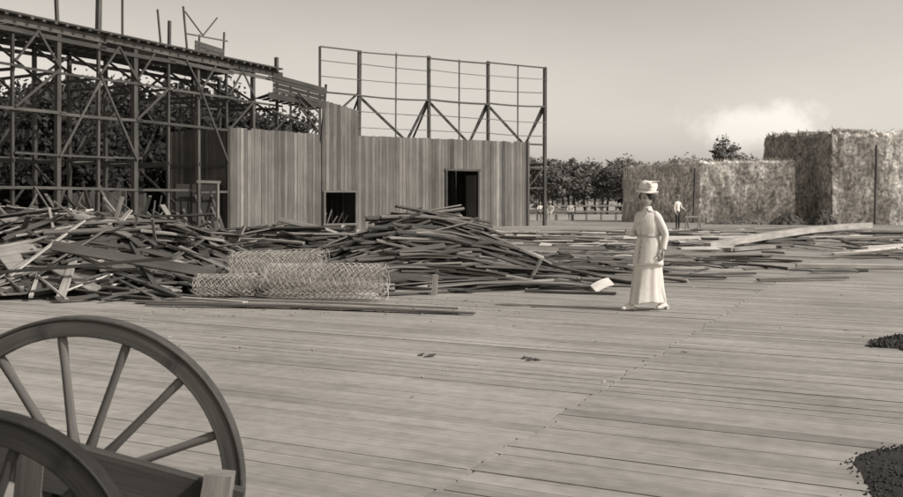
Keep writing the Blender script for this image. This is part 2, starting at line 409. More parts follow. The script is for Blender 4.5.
for s in (.12,1.88): tm.board(onw2(s,.12,.22),onw2(s,.12,1.98),.09,.05,.17,side=d2)
for z in (.26,1.94): tm.board(onw2(.05,.125,z),onw2(1.95,.125,z),.09,.05,.17,side=UP)
for i in range(5): tm.board(onw2(.3+.3*i,-.7,.3),onw2(.5+.3*i,-.6,.55+.1*ru(0,6)),.18,.04,.3)
tm.board(F[0]+V((.0,-.04,0)),F[0]+V((0,-.04,4.9)),.14,.1,.12)
tm.board(onw(4.43,.03,-.05),onw(4.43,.03,4.9),.12,.1,.12,side=d3)
tm.board(onw(1.5,.06,.0),onw(2.3,.3,0.02),.3,.1,.3)
tm.build('door_and_window_trim',[M_CLAD],pav)
fr=MB()
W=lambda X,z,out=-.15:onw(X,out,z)
posts=[(-4.75,.17),(-2.9,.06),(-1.15,.15),(.5,.06),(2.15,.15),(3.9,.06),(5.55,.17)]
for X,w in posts:
    z0=-.05 if X>5 else 4.4
    fr.board(W(X,z0),W(X+ru(-.04,.04),9.25+ru(.0,.12)),w,w,.08 if w>.1 else .12,side=d3)
pl=V((-6.68,46.95,0))
fr.board(pl+UP*4.4,pl+UP*9.3,.12,.12,.1)
xs=[p[0] for p in posts]
for z,th,tn in ((9.25,.07,.1),(8.55,.035,.14),(7.75,.035,.14),(6.95,.09,.09),(6.1,.035,.14),(5.3,.035,.14)):
    for i in range(0,6,2):
        fr.board(W(xs[i]-.05,z+ru(-.05,.05),-.05),W(xs[i+2]+.05,z+ru(-.05,.05),-.05),.05,th*ru(.8,1.2),tn*ru(.8,1.2),n=6,sag=ru(.0,.06))
    if z not in(6.1,5.3): fr.board(pl+UP*(z+.05),W(-4.75,z,-.05),.05,th,tn)
for (a,za,b,zb) in ((-4.7,6.95,-2.3,4.7),(-1.15,6.95,-2.25,4.7),(-1.15,6.95,1.1,4.7),(2.15,6.95,1.15,4.7),(2.15,6.95,4.4,4.7),(5.5,6.95,4.45,4.7)):
    fr.board(W(a,za,-.3),W(b,zb,-.3),.13,.07,.07,side=d3)
bk=V((-.5,1.0,0))
for X in (-4.75,-1.15,2.15,5.55):
    fr.board(W(X,6.9),W(X,4.7)+bk*2.2,.06,.12,.07)
for (z) in (4.75,3.4,2.2,.9): fr.board(W(4.5,z),W(5.55,z),.06,.1,.09)
fr.board(W(4.5,2.2),W(5.5,3.4),.06,.08,.09,side=d3); fr.board(W(5.55,3.6),W(5.55,3.6)+bk*3,.1,.1,.09)
for dz in (0,.5,1.0): fr.board(pl+V((.0,-.02,4.9+dz)),pl+V((-.9,-1.1,6.2+dz*.6)),.09,.06,.08)
fr.board(W(-4.75,7.1),W(-4.75,6.5)+V((-.9,-.4,-.3)),.1,.1,.09)
fr.build('rooftop_frame',[M_BEAM],pav)

# ------------------------------------------------------------ straw covered scenery walls (right)
def straw(name,pts,hts,tone,thick=1.2,seed=0,rough=.35,top=.22):
    mb=MB();nz=26;cum=[0]
    for a,b in zip(pts,pts[1:]): cum.append(cum[-1]+(V(b)-V(a)).length)
    T=cum[-1];nx=int(T/.22);front=[];tt=[]
    nr=[]
    for i in range(nx+1):
        s=T*i/nx;k=0
        while k<len(pts)-2 and s>cum[k+1]:k+=1
        f=(s-cum[k])/(cum[k+1]-cum[k]);a=V(pts[k]);b=V(pts[k+1]);c=a.lerp(b,f);d=(b-a).normalized();n=V((d.y,-d.x,0))
        H=hts[k]+(hts[k+1]-hts[k])*f+top*noise.noise(V((s*.9,seed,0)))+top*.9*noise.noise(V((s*3.2,seed,3)))
        col=[]
        for j in range(nz+1):
            z=-.05+(H+.05)*j/nz
            dp=rough*noise.fractal(V((s*.8,z*.8,seed*7)),.8,2.2,4)-.12*(j/nz)
            if j==nz:dp-=.15
            p=c+n*dp; col.append((p.x,p.y,z))
            m1=noise.fractal(V((s*.5,z*.35,seed+4)),.7,2.1,4); m2=noise.fractal(V((s*3.5,z*1.6,seed+9)),.8,2.1,3)
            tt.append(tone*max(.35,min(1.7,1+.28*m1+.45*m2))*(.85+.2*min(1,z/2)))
        front.append(col);nr.append((c,n,H,s,d))
    vs=[p for c in front for p in c];m=nz+1
    fs=[(i*m+j,(i+1)*m+j,(i+1)*m+j+1,i*m+j+1) for i in range(nx) for j in range(nz)]
    o=len(vs)
    for (c,n,H,s,d) in nr:
        p=c-n*thick; vs+= [(p.x,p.y,H-.1),(p.x,p.y,-.05)]; tt+=[tone,tone]
    for i in range(nx):
        fs.append((i*m+nz,(i+1)*m+nz,o+2*(i+1),o+2*i)); fs.append((o+2*i,o+2*i+2,o+2*i+3,o+2*i+1))
    fs.append(tuple([j for j in range(nz+1)]+[o,o+1])); fs.append(tuple([nx*m+j for j in range(nz,-1,-1)]+[o+2*nx+1,o+2*nx]))
    mb.add(vs,fs,tt,[(p[0],p[1],p[2]) for p in vs])
    for k in range(int(T*170)):
        i=int(rnd()*nx);c,n,H,s,d=nr[i];j=int(rnd()*(nz+1)) if rnd()<.85 else nz
        p=V(front[i][j]);a=ru(-.7,.7);L=ru(.12,.45)
        up=V((0,0,math.cos(a)*(1 if rnd()<.5 else -1)))+d*math.sin(a)+n*ru(.05,.25)
        if j==nz:up.z=abs(up.z)*.4;L*=.7
        up.normalize();w=d*ru(.015,.05)
        mb.add([p-w,p+w,p+up*L],[(0,1,2)],tt[i*m+j]*ru(.8,1.6))
    return mb.build(name,[M_STRAW])
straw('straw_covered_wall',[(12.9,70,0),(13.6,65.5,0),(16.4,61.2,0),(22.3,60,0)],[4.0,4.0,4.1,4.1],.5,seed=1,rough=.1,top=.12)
straw('straw_stack',[(24.2,72,0),(23.7,58.2,0)],[6.5,5.75],.26,seed=2,thick=2.5,rough=.45,top=.35)  # left face turned from the sun: shade painted in as darker straw
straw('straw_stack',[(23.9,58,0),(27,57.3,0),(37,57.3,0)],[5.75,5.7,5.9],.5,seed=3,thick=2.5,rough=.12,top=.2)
ps=MB()
for X,Y,z in ((26,56.8,4.9),(15.9,60.8,3.6),(28.6,56.7,5)): ps.board((X,Y,0),(X+.15,Y+.1,z),.12,.12,.1)
ps.build('support_poles',[M_BEAM])
def mound(name,c,rx,ry,hh,tone,mats,seed,peb=300,ps_=(.01,.03),ir=.25):
    mb=MB();n=64;m=12;vs=[(c[0],c[1],hh)];
    for i in range(1,m+1):
        for j in range(n):
            a=2*math.pi*j/n;f=i/m;q=1+ir*noise.noise(V((math.cos(a)*2.5,math.sin(a)*2.5,seed)))
            x=c[0]+rx*f*q*math.cos(a);y=c[1]+ry*f*q*math.sin(a)
            z=hh*(1-f)**.8+.12*hh*noise.noise(V((x*5/rx,y*5/rx,seed)))-.012*(i==m)
            vs.append((x,y,max(z,.006) if i<m else -.005))
    fs=[(0,1+j,1+(j+1)%n) for j in range(n)]+[(1+(i-1)*n+j,1+i*n+j,1+i*n+(j+1)%n,1+(i-1)*n+(j+1)%n) for i in range(1,m) for j in range(n)]
    mb.add(vs,fs,tone)
    for k in range(peb):
        a=ru(0,6.283);f=math.sqrt(rnd())*(1.0 if rnd()<.95 else 1.06);q=1+ir*noise.noise(V((math.cos(a)*2.5,math.sin(a)*2.5,seed)));x=c[0]+rx*f*q*math.cos(a);y=c[1]+ry*f*q*math.sin(a);z=hh*max(0,1-f)**.8
        s=ru(*ps_);o=[V((x,y,z))+V(p)*s*ru(.6,1.3) for p in ((1,0,0),(0,1,0),(-1,0,0),(0,-1,0),(0,0,1),(0,0,-.6))]
        mb.add(o,[(0,1,4),(1,2,4),(2,3,4),(3,0,4),(1,0,5),(2,1,5),(3,2,5),(0,3,5)],tone*ru(.6,2.0))
    mb.build(name,mats)
mound('coal_pile',(4.06,4.05),2.15,2.1,.15,.03,[M_COAL],3,12000,(.004,.012),.1)
mound('coal_pile',(5.45,9.5),1.1,.6,.2,.04,[M_COAL],8,2500,(.01,.035))
mound('earth_mound',(20.6,56.5),1.1,1,.75,.08,[M_DEBRIS],4,200,(.03,.1))
mound('earth_mound',(22.3,55.5),.8,.8,.95,.08,[M_DEBRIS],5,200,(.03,.1))
mound('earth_mound',(18.2,57.5),2.2,1,.45,.12,[M_DEBRIS],6,200,(.03,.1))

# ------------------------------------------------------------ trees
def leaves(mb,c,rx,ry,rz,n,size,tone,mi=0):
    blobs=[]
    for k in range(int(12+n/120)):
        a=ru(0,6.283);e=ru(-.6,1);q=ru(.45,.95);ce=math.sqrt(max(0,1-e*e))
        blobs.append((V((c[0]+rx*q*ce*math.cos(a),c[1]+ry*q*ce*math.sin(a),c[2]+rz*q*e)),ru(.22,.42)*rx,ru(.65,1.35)))
    for k in range(n):
        b,r,bt=blobs[int(rnd()*len(blobs))]
        d=V((R.gauss(0,1),R.gauss(0,1),R.gauss(0,1)*.75)).normalized()*r*(rnd()**.45)
        p=b+d;u=V((R.gauss(0,1),R.gauss(0,1),R.gauss(0,1))).normalized();w=u.orthogonal().normalized();s=size*ru(.5,1.4)
        mb.add([p-u*s,p+w*s*.5,p+u*s,p-w*s*.6],[(0,1,2,3)],tone*bt*ru(.5,1.5),None,mi)
def tree(name,x,y,H,cr,n=3600,size=.17,tone=.055,mb=None):
    own=mb is None
    if own:mb=MB()
    tp=[]
    for i in range(6):
        f=i/5;r=.02*H*(1-.75*f)+.03;cx=x+.15*math.sin(f*3+x);rings=[(cx+r*math.cos(a*math.pi/4),y+r*math.sin(a*math.pi/4),-.1+H*.75*f) for a in range(8)];tp.append(rings)
    mb.loft(tp,.06,1)
    for k in range(7):
        a=k*2.4+x;z=H*(.3+.07*k);L=cr*ru(.6,.95)
        mb.board((x,y,z),(x+L*math.cos(a),y+L*math.sin(a),z+L*ru(.4,.8)),.13,.13,.06,mi=1,w1=.04,n=2,sag=-.1)
    leaves(mb,(x,y,H*.57),cr,cr,H*.44,n,size,tone)
    if own: mb.build(name,[M_LEAF,M_BARK])
for (x,y,H,cr) in [(-31,56,9.5,4),(-27,60,9.8,4.2),(-23.5,55,8.8,3.8),(-20.5,60,9.2,4.0),(-17.5,57,8.4,3.5),(-15,61,8.6,3.8),(-12.2,64,7.6,3.5),(-25,66,10.5,4.6),(-18.5,67,10,4.4),(-22,52,7.6,3.3)]:
    tree('leafy_tree',x,y,H,cr,5600,.2,.03)
und=MB()
for k in range(40):
    x=-38+ru(0,28); leaves(und,(x,ru(52,60),2.1),2.2,1.4,2.6,900,.21,.022)
und.build('undergrowth',[M_LEAF])
dt=MB()
for k in range(36):
    x=3+k*.95+ru(-.5,.5);y=ru(100,124)
    x=x*(y/105); tree('',x,y,ru(5.2,7.2)*(1.0 if x<20 else .95),ru(2.2,3.4),1800,.2,.12,mb=dt)  # leaf tone raised to paint distance haze into the foliage
for k in range(60): leaves(dt,(ru(-60,60),ru(125,140),1.8),5,3,2.8,500,.35,.14)  # paler leaves again, haze put into the colour
dt.build('distant_trees',[M_LEAF,M_BARK])
tree('leafy_tree',26.6,90,7.6,1.9,2500,.15,.1)  # this far pair also has haze painted as a lighter leaf tone
tree('leafy_tree',31,95,5.6,2.3,2000,.15,.1)

# ------------------------------------------------------------ fence + bench far away
fn=MB()
for k in range(9): fn.board((8.2+1.15*k,72,-.05),(8.2+1.15*k,72,1.1),.12,.12,.22)
for z in (1.05,.6): fn.board((8,71.92,z),(17.6,71.92,z),.04,.13,.36)
fn.build('rail_fence',[M_WOOD])
bn=MB(); bn.board((6.3,70,.45),(9.4,70,.45),.4,.06,.35); bn.board((6.3,70.3,.8),(9.4,70.3,.8),.04,.2,.3)
for x in (6.5,7.9,9.2):
    bn.board((x,69.85,-.05),(x,69.85,.42),.07,.07,.25); bn.board((x,70.33,-.05),(x,70.33,.9),.07,.07,.25)
bn.build('bench',[M_WOOD])
sh=MB(); c=V((11.75,45.2,0))
sh.board(c+V((-.35,0,.68)),c+V((.45,.1,.68)),.08,.08,.3)
for sx_ in (-.25,.35):
    for s in (-.26,.26): sh.board(c+V((sx_+s*.6,s,0)),c+V((sx_,0,.66)),.06,.04,.3)
sh.build('sawhorse',[M_WOOD])

# ------------------------------------------------------------ people
def skin(verts,edges,rad,root=0,sub=1):
    import bmesh
    me=bpy.data.meshes.new('tmp');bm=bmesh.new();lay=bm.verts.layers.skin.verify()
    bv=[bm.verts.new(p) for p in verts]
    for i,b in enumerate(bv):
        b[lay].radius=rad[i] if isinstance(rad[i],tuple) else (rad[i],rad[i]); b[lay].use_root=(i==root)
    for a,b in edges: bm.edges.new((bv[a],bv[b]))
    bm.to_mesh(me);bm.free()
    o=bpy.data.objects.new('tmp',me);bpy.context.scene.collection.objects.link(o)
    m=o.modifiers.new('s','SKIN');m.use_smooth_shade=True
    m2=o.modifiers.new('u','SUBSURF');m2.levels=sub;m2.render_levels=sub
    dg=bpy.context.evaluated_depsgraph_get();dg.update();ev=o.evaluated_get(dg);em=ev.to_mesh()
    vs=[v.co.copy() for v in em.vertices];fs=[tuple(p.vertices) for p in em.polygons]
    ev.to_mesh_clear();bpy.data.objects.remove(o);bpy.data.meshes.remove(me)
    return vs,fs
def hand(mb,wr,d,side,palm_n,tone,mi,curl=.5,s=1.0):
    wr=V(wr);d=V(d).normalized();side=V(side);side=(side-d*side.dot(d)).normalized();pn=V(palm_n);pn=(pn-d*pn.dot(d)-side*pn.dot(side)).normalized()
    vs,fs=skin([wr-d*.02,wr+d*.02*s,wr+d*.055*s,wr+d*.085*s],[(0,1),(1,2),(2,3)],[.022*s,(.026*s,.018*s),(.034*s,.016*s),(.034*s,.013*s)],0,1)
    mb.add(vs,fs,tone,None,mi,True)
    for k,(o,l) in enumerate(((.027,.066),(.009,.075),(-.009,.07),(-.026,.055))):
        p=wr+d*.07*s+side*o*s;pts=[p];dd=d+side*o*2
        dd.normalize()
        for j in range(3):
            ang=curl*(.5+.6*j); q=dd*math.cos(ang)+pn*math.sin(ang); p=p+q*l*s*(.45,.32,.26)[j]*1.15; pts.append(p)
        vs,fs=skin(pts,[(0,1),(1,2),(2,3)],[.0095*s,.009*s,.008*s,.0065*s],0,1); mb.add(vs,fs,tone,None,mi,True)
    p=wr+d*.025*s+side*.022*s;pts=[p,p+(side*.8+d*.6+pn*.2)*.03*s,p+(side*.95+d*1.4+pn*.5)*.035*s,p+(side*.9+d*2.1+pn*.9)*.035*s]
    vs,fs=skin(pts,[(0,1),(1,2),(2,3)],[.012*s,.0115*s,.0095*s,.007*s],0,1); mb.add(vs,fs,tone,None,mi,True)
def head(mb,c,yaw,pitch,tskin,thair,ms,mh,kind='man',md=None):
    rot=Matrix.Rotation(yaw,3,'Z')@Matrix.Rotation(pitch,3,'X'); c=V(c)
    G=lambda x,z,a,b,s1,s2: math.exp(-((x-a)/s1)**2-((z-b)/s2)**2)
    def fn(p,q):
        q=q.copy()
        if q.z<-.02: k=(-q.z-.02)/.09; q.x*=1-.38*k*k; 
        if q.z<-.02 and q.y>0: q.y*=1-.5*((-q.z-.02)/.09)
        if p.y<0:
            q.y-=.024*G(q.x,q.z,0,-.022,.012,.022)+.012*G(q.x,q.z,0,.005,.009,.03)
            q.y+=.009*(G(q.x,q.z,.03,.008,.016,.012)+G(q.x,q.z,-.03,.008,.016,.012))
            q.y-=.007*G(q.x,q.z,0,-.062,.022,.01)+.008*G(q.x,q.z,0,-.095,.022,.014)
            q.y-=.004*(G(q.x,q.z,.04,-.025,.015,.02)+G(q.x,q.z,-.04,-.025,.015,.02))
        return q
    mb.ellip(c,(.073,.092,.112),tskin,ms,40,34,rot,0,fn)
    A=lambda x,y,z:c+rot@V((x,y,z))
    for s in (-1,1):
        mb.ellip(A(.03*s,-.083,.008),(.012,.006,.006),.05,mh,8,6,rot)
        mb.ellip(A(.031*s,-.087,.027),(.017,.005,.004),thair,mh,8,5,rot)
        mb.ellip(A(.074*s,.008,-.005),(.009,.018,.03),tskin*.95,ms,8,8,rot)
    mb.ellip(A(0,-.094,-.062),(.021,.005,.005),tskin*.4,ms,8,5,rot)
    if kind=='woman':
        mb.ellip(A(0,.03,.045),(.098,.1,.085),thair,mh,24,16,rot,.12)
        mb.ellip(A(.0,.09,-.005),(.07,.05,.055),thair,mh,16,10,rot,.15)
        for s in(-1,1): mb.ellip(A(.07*s,.0,.03),(.035,.05,.045),thair,mh,14,10,rot,.15)
    else:
        mb.ellip(A(0,.018,.03),(.079,.09,.092),thair,mh,20,14,rot,.05)
    return A,rot
def body(mb,J,mats,tones,sub=2,scale=1.0):
    names=['pel','wai','che','nb','nt','sL','eL','wL','sR','eR','wR','hL','kL','aL','tL','hR','kR','aR','tR']
    rad={'pel':(.13,.1),'wai':(.115,.09),'che':(.14,.105),'nb':.06,'nt':.05,'sL':.062,'sR':.062,'eL':.043,'eR':.043,'wL':.028,'wR':.028,'hL':.09,'hR':.09,'kL':.06,'kR':.06,'aL':.038,'aR':.038,'tL':.032,'tR':.032}
    E=[('pel','wai'),('wai','che'),('che','nb'),('nb','nt'),('che','sL'),('sL','eL'),('eL','wL'),('che','sR'),('sR','eR'),('eR','wR'),('pel','hL'),('hL','kL'),('kL','aL'),('aL','tL'),('pel','hR'),('hR','kR'),('kR','aR'),('aR','tR')]
    ix={n:i for i,n in enumerate(names)}
    vs,fs=skin([V(J[n]) for n in names],[(ix[a],ix[b]) for a,b in E],[rad[n] for n in names],0,sub)
    cls={}
    for a,b in E:
        k='torso'
        if 'nt' in (a,b):k='skin'
        elif b in('eL','wL','eR','wR'):k='arm'
        elif b in('tL','tR'):k='foot'
        elif b[0] in 'hka' and b not in('che',):k='leg'
        cls[(a,b)]=k
    def near(p):
        best=9;bk='torso'
        for (a,b),k in cls.items():
            A=V(J[a]);B=V(J[b]);d=B-A;t=max(0,min(1,(p-A).dot(d)/max(d.length_squared,1e-9)));dist=(p-(A+d*t)).length
            if dist<best:best=dist;bk=k
        return bk
    ks=[near(v) for v in vs]
    tn=[tones[k] for k in ks]; mi=[mats[ks[f[0]]] for f in fs]
    mb.add(vs,fs,tn,None,mi,True)

def person(name,loc,rotz,J,tones,hat=None,skirt=False,scale=1.0):
    mb=MB()
    body(mb,J,{'skin':0,'torso':1,'arm':1,'leg':2,'foot':2},tones,2)
    for s,k in ((1,'L'),(-1,'R')):
        w=V(J['w'+k]);e=V(J['e'+k]); d=(w-e).normalized(); hand(mb,w,d,V((0,-1,0.01)) if abs(d.y)<.8 else V((-s,0,0)),V((-s,0,0)) if abs(d.y)<.8 else V((0,0,-1)),.4,0)
    nt=V(J['nt']); A,rot=head(mb,nt+V((0,-.015,.1)),0,0,.42,.05,0,3)
    if hat:
        for (rx,h0,h1) in ((.14,.06,.072),(.085,.065,.15)):
            mb.ellip(A(0,.0,(h0+h1)/2+.01),(rx,rx*1.15,(h1-h0)/2+.012),hat,1,18,8,rot)
    mb.build(name,[M_SKIN,M_CLOTH,M_DARKC,M_HAIR],loc=loc,rotz=rotz,scale=scale)
def stand(**kw):
    J=dict(pel=(0,0,.94),wai=(0,0,1.06),che=(0,0,1.3),nb=(0,.01,1.46),nt=(0,0,1.53),sL=(.18,0,1.4),sR=(-.18,0,1.4),eL=(.25,.03,1.12),eR=(-.25,.03,1.12),wL=(.25,-.08,.88),wR=(-.25,-.08,.88),
        hL=(.09,0,.88),hR=(-.09,0,.88),kL=(.1,-.02,.5),kR=(-.1,-.02,.5),aL=(.1,.02,.08),aR=(-.1,.02,.08),tL=(.12,-.14,.035),tR=(-.12,-.14,.035)); J.update(kw);return J
def sit(**kw):
    J=dict(pel=(0,0,.56),wai=(0,0,.68),che=(0,-.02,.92),nb=(0,-.02,1.08),nt=(0,-.03,1.15),sL=(.18,-.02,1.02),sR=(-.18,-.02,1.02),eL=(.24,-.08,.76),eR=(-.24,-.08,.76),wL=(.14,-.3,.66),wR=(-.14,-.3,.66),
        hL=(.1,-.04,.55),hR=(-.1,-.04,.55),kL=(.12,-.45,.52),kR=(-.12,-.45,.52),aL=(.12,-.45,.09),aR=(-.12,-.45,.09),tL=(.13,-.6,.04),tR=(-.13,-.6,.04)); J.update(kw);return J
T1={'skin':.42,'torso':.8,'arm':.8,'leg':.06,'foot':.04}
person('man_in_white_shirt',(11.15,45.6,0),math.radians(40),stand(eL=(.3,-.02,1.15),wL=(.2,-.25,1.08)),T1,hat=.3,scale=.98)
person('seated_man',(6.7,70.05,0),.3,sit(),{'skin':.42,'torso':.8,'arm':.8,'leg':.12,'foot':.05})
person('seated_man',(7.5,70.05,0),-.4,sit(),{'skin':.42,'torso':.7,'arm':.7,'leg':.5,'foot':.05},hat=.6)
person('seated_man',(9.0,70.05,0),-.1,sit(),{'skin':.42,'torso':.8,'arm':.8,'leg':.1,'foot':.05})

# --- woman in white, walking to the left of the camera
wm=empty('woman_in_white_dress',(2.68,12.6,0),math.radians(-58),1.03)
mb=MB()
J=dict(pel=(0,0,.86),wai=(0,-.005,.98),che=(0,-.02,1.16),nb=(0,-.005,1.31),nt=(0,-.02,1.375),sL=(.15,0,1.255),sR=(-.15,-.01,1.255),
  eL=(.215,.1,1.01),wL=(.235,.03,.79),eR=(-.21,-.03,1.0),wR=(-.13,-.25,1.02),
  hL=(.08,0,.82),hR=(-.08,0,.82),kL=(.075,.05,.45),kR=(-.075,-.14,.46),aL=(.075,.22,.095),aR=(-.07,-.23,.08),tL=(.08,.10,.034),tR=(-.08,-.37,.04))
body(mb,J,{'skin':0,'torso':1,'arm':1,'leg':1,'foot':1},{'skin':.42,'torso':.7,'arm':.7,'leg':.6,'foot':.65})
hand(mb,J['wL'],V(J['wL'])-V(J['eL']),(0,-1,0),(-1,0,0),.36,0,curl=.5,s=.95)
hand(mb,J['wR'],V(J['wR'])-V(J['eR']),(0,0,1),(1,0,0),.36,0,curl=.9,s=.95)
mb.build('body',[M_SKIN,M_CLOTH],wm)
mb=MB(); HD=head(mb,(0,-.032,1.475),math.radians(12),math.radians(5),.38,.04,0,1,'woman')
mb.build('head',[M_SKIN,M_HAIR],wm)
A,rot=HD
NA=72
def rg(z,rx,ry,cy=0,cx=0,fold=0,nf=9,ph=0,dz=0,sq=0):
    out=[]
    for j in range(NA):
        a=2*math.pi*j/NA; k=1+fold*(math.cos(nf*a+ph)+.5*math.cos((nf+5)*a+ph*2)+.6*math.cos(3*a+ph*3))
        out.append((cx+rx*k*math.cos(a),cy+ry*k*math.sin(a),z+dz*math.cos(a*3+1)))
    return out
mb=MB()
mb.loft([rg(.10,.145,.285,-.0,0,.08,7,.3,.012),rg(.125,.146,.28,-.0,0,.08,7,.35,.01),rg(.27,.15,.24,-.005,0,.07,7,.6),rg(.42,.156,.21,-.008,0,.055,7,.95),rg(.6,.172,.185,-.01,0,.03,8,1.1),rg(.76,.18,.165,0,0,.012,8,1),rg(.86,.172,.145,0,0,.006),rg(.96,.14,.12,0)],.68,0)
mb.build('skirt',[M_CLOTH],wm)
mb=MB()
mb.loft([rg(.60,.2,.2,-.005,0,.03,7,.2,.012),rg(.64,.199,.197,-.005,0,.03,7,.2,.01),rg(.76,.196,.18,0,0,.022,7,.5),rg(.88,.182,.156,0,0,.012,7,.8),rg(.985,.153,.128,0,0,.01,11),rg(1.05,.162,.136,-.01,0,.012,9,2),rg(1.13,.172,.152,-.024,0,.008,7,1),rg(1.2,.175,.143,-.018),rg(1.255,.178,.115,-.008),rg(1.29,.135,.09,-.006),rg(1.315,.085,.07,-.009),rg(1.34,.06,.06,-.013),rg(1.372,.054,.056,-.017)],.72,0)
mb.loft([rg(.965,.160,.135),rg(.985,.161,.136),rg(1.005,.160,.135)],.52,0)
mb.board((.012,-.212,.62),(.012,-.133,.98),.022,.008,.5,side=(1,0,0),n=3); mb.board((.01,-.136,1.0),(.004,-.172,1.16),.02,.008,.5,side=(1,0,0))
for s in(-1,1): mb.board((.012*s,-.178,1.12),(.075*s,-.102,1.29),.045,.008,.6,side=(s,-.5,0),w1=.055)
for z in (.7,.77,.84,.91): mb.ellip((.035,-.13-(.98-z)*.22-.01,z),(.009,.005,.009),.25,0,8,5)
for k,s in(('L',1),('R',-1)):
    S=V(J['s'+k]);E_=V(J['e'+k]);W_=V(J['w'+k])
    pts=[S+V((-s*.05,0,.0)),S+V((s*.008,0,-.015)),S.lerp(E_,.3),S.lerp(E_,.6),E_,E_.lerp(W_,.3),E_.lerp(W_,.6),E_.lerp(W_,.86),E_.lerp(W_,.93)]
    vs,fs=skin(pts,[(i,i+1) for i in range(8)],[.066,.068,.062,.057,.057,.047,.048,.041,.049],0,2)
    mb.add(vs,fs,.68,None,0,True)
mb.build('jacket',[M_CLOTH],wm)
mb=MB()
HR=rot@Matrix.Rotation(math.radians(-8),3,'X')@Matrix.Rotation(math.radians(6),3,'Y'); hc_=A(0,.02,.085)
def hr(z,rx,ry,wv=0,cy=0): return [hc_+HR@V((rx*math.cos(a),cy+ry*math.sin(a),z+wv*math.cos(2*a)+wv*.6*math.sin(a*3))) for a in [2*math.pi*j/48 for j in range(48)]]
mb.loft([hr(-.016,.1,.11),hr(-.008,.136,.152,.018),hr(.004,.138,.155,.018),hr(.014,.118,.125,.008),hr(.022,.108,.115),hr(.065,.12,.125,.006,.01),hr(.105,.116,.118,.012,.015),hr(.138,.085,.088,.014,.015),hr(.152,.035,.035,0,.015)],.74,0)
mb.loft([hr(.018,.113,.12),hr(.034,.114,.12),hr(.038,.11,.116)],.5,0,cap=False)
for k in range(7):
    a=k/7*6.28; q=V((.065+.03*math.cos(a),-.08,.08+.035*math.sin(a))); mb.ellip(hc_+HR@q,(.03,.022,.022),ru(.62,.76),0,10,7,None,.3)
for k in range(3): mb.board(hc_+HR@V((.07,-.05+.02*k,.1)),hc_+HR@V((.12+.01*k,.0+.03*k,.16)),.04,.006,.74,n=3,sag=-.02,w1=.02)
mb.build('hat',[M_CLOTH],wm)
mb=MB()
for k in('L','R'):
    a=V(J['a'+k]);t=V(J['t'+k]); vs,fs=skin([a+V((0,.045,-.04)),a+V((0,0,-.03)),a.lerp(t,.6)+V((0,0,-.01)),t+V((0,-.03,-.004))],[(0,1),(1,2),(2,3)],[.028,.036,.034,(.03,.02)],0,2)
    mb.add(vs,fs,.72,None,0,True); mb.board(a+V((0,.045,-a.z+.002)),a+V((0,.045,-.03)),.045,.045,.45)
mb.build('shoes',[M_CLOTH],wm)

# ------------------------------------------------------------ wagon
wg=empty('wooden_wagon')
def wheel(name,c,Rr,nsp,ph,tone,depth=.075,wd=.05):
    mb=MB();c=V(c);n=84
    def ring(r0,r1,w,tn,mi,bev=.004):
        prof=[(r0,-w/2+bev),(r0+bev,-w/2),(r1-bev,-w/2),(r1,-w/2+bev),(r1,w/2-bev),(r1-bev,w/2),(r0+bev,w/2),(r0,w/2-bev)]
        rings=[]
        for i in range(n):
            a=2*math.pi*i/n
            rings.append([c+V((r*math.cos(a),y,r*math.sin(a))) for r,y in prof])
        vs=[p for q in rings for p in q];m=8
        fs=[(i*m+j,i*m+(j+1)%m,((i+1)%n)*m+(j+1)%m,((i+1)%n)*m+j) for i in range(n) for j in range(m)]
        seg=12
        tt=[tn*(.85+.3*((int(i/seg)*37)%7)/7)*(.6 if i%seg==0 and mi==0 else 1) for i in range(n) for j in range(m)]
        bu=[(i*.05,prof[j][0]+prof[j][1],int(i/seg)*3.3) for i in range(n) for j in range(m)]
        mb.add(vs,fs,tt,bu,mi,False)
    ring(Rr-depth,Rr-.011,wd,tone,0); ring(Rr-.011,Rr,wd+.008,tone*.7,1,.003)
    for k in range(nsp):
        a=math.radians(ph)+2*math.pi*k/nsp;d=V((math.cos(a),0,math.sin(a)))
        p0=c+d*.06+V((0,.0,0));p1=c+d*(Rr-depth+.01)
        tn=tone*ru(1.0,1.9)
        sd=V((-math.sin(a),0,math.cos(a)));rs=[]
        for f,ra,rb in ((0,.02,.026),(.12,.02,.026),(.3,.015,.02),(.75,.0135,.017),(.93,.016,.018),(1,.014,.016)):
            q=p0.lerp(p1,f); rs.append([q+sd*(ra*math.cos(t))+V((0,rb*math.sin(t),0)) for t in [2*math.pi*j/10 for j in range(10)]])
        mb.loft(rs,tn,0)
    prof=[(.0,-.15),(.045,-.15),(.05,-.11),(.062,-.08),(.085,-.04),(.088,.04),(.065,.09),(.055,.13),(0,.13)]
    mb.loft([[c+V((max(r,.002)*math.cos(t),y,max(r,.002)*math.sin(t))) for t in [2*math.pi*j/20 for j in range(20)]] for r,y in prof],tone*.9,0)
    for y in (-.1,.07): mb.loft([[c+V((.07*math.cos(t),yy,.07*math.sin(t))) for t in [2*math.pi*j/20 for j in range(20)]] for yy in (y,y+.02)],tone*.5,1)
    mb.build(name,[M_WOOD,M_IRON],wg)
wheel('large_wheel',(-1.248,3.09,.556),.556,14,19,.1,.066)  # wood tone lowered to paint in the shade over the wagon
wheel('small_wheel',(-1.31,2.5,.467),.467,12,10,.04,.08,.055)  # near wheel darker still, its shadow put into the wood colour
mb=MB()
mb.board((-1.25,2.35,.51),(-1.25,3.2,.54),.07,.07,.07)
mb.board((-1.55,2.78,.80),(-.66,2.86,.53),.05,.15,.06,n=2)
mb.board((-1.5,2.88,.72),(-.72,2.95,.50),.12,.04,.16,n=2)
mb.board((-1.28,2.82,.55),(-1.26,2.82,.77),.09,.08,.1)
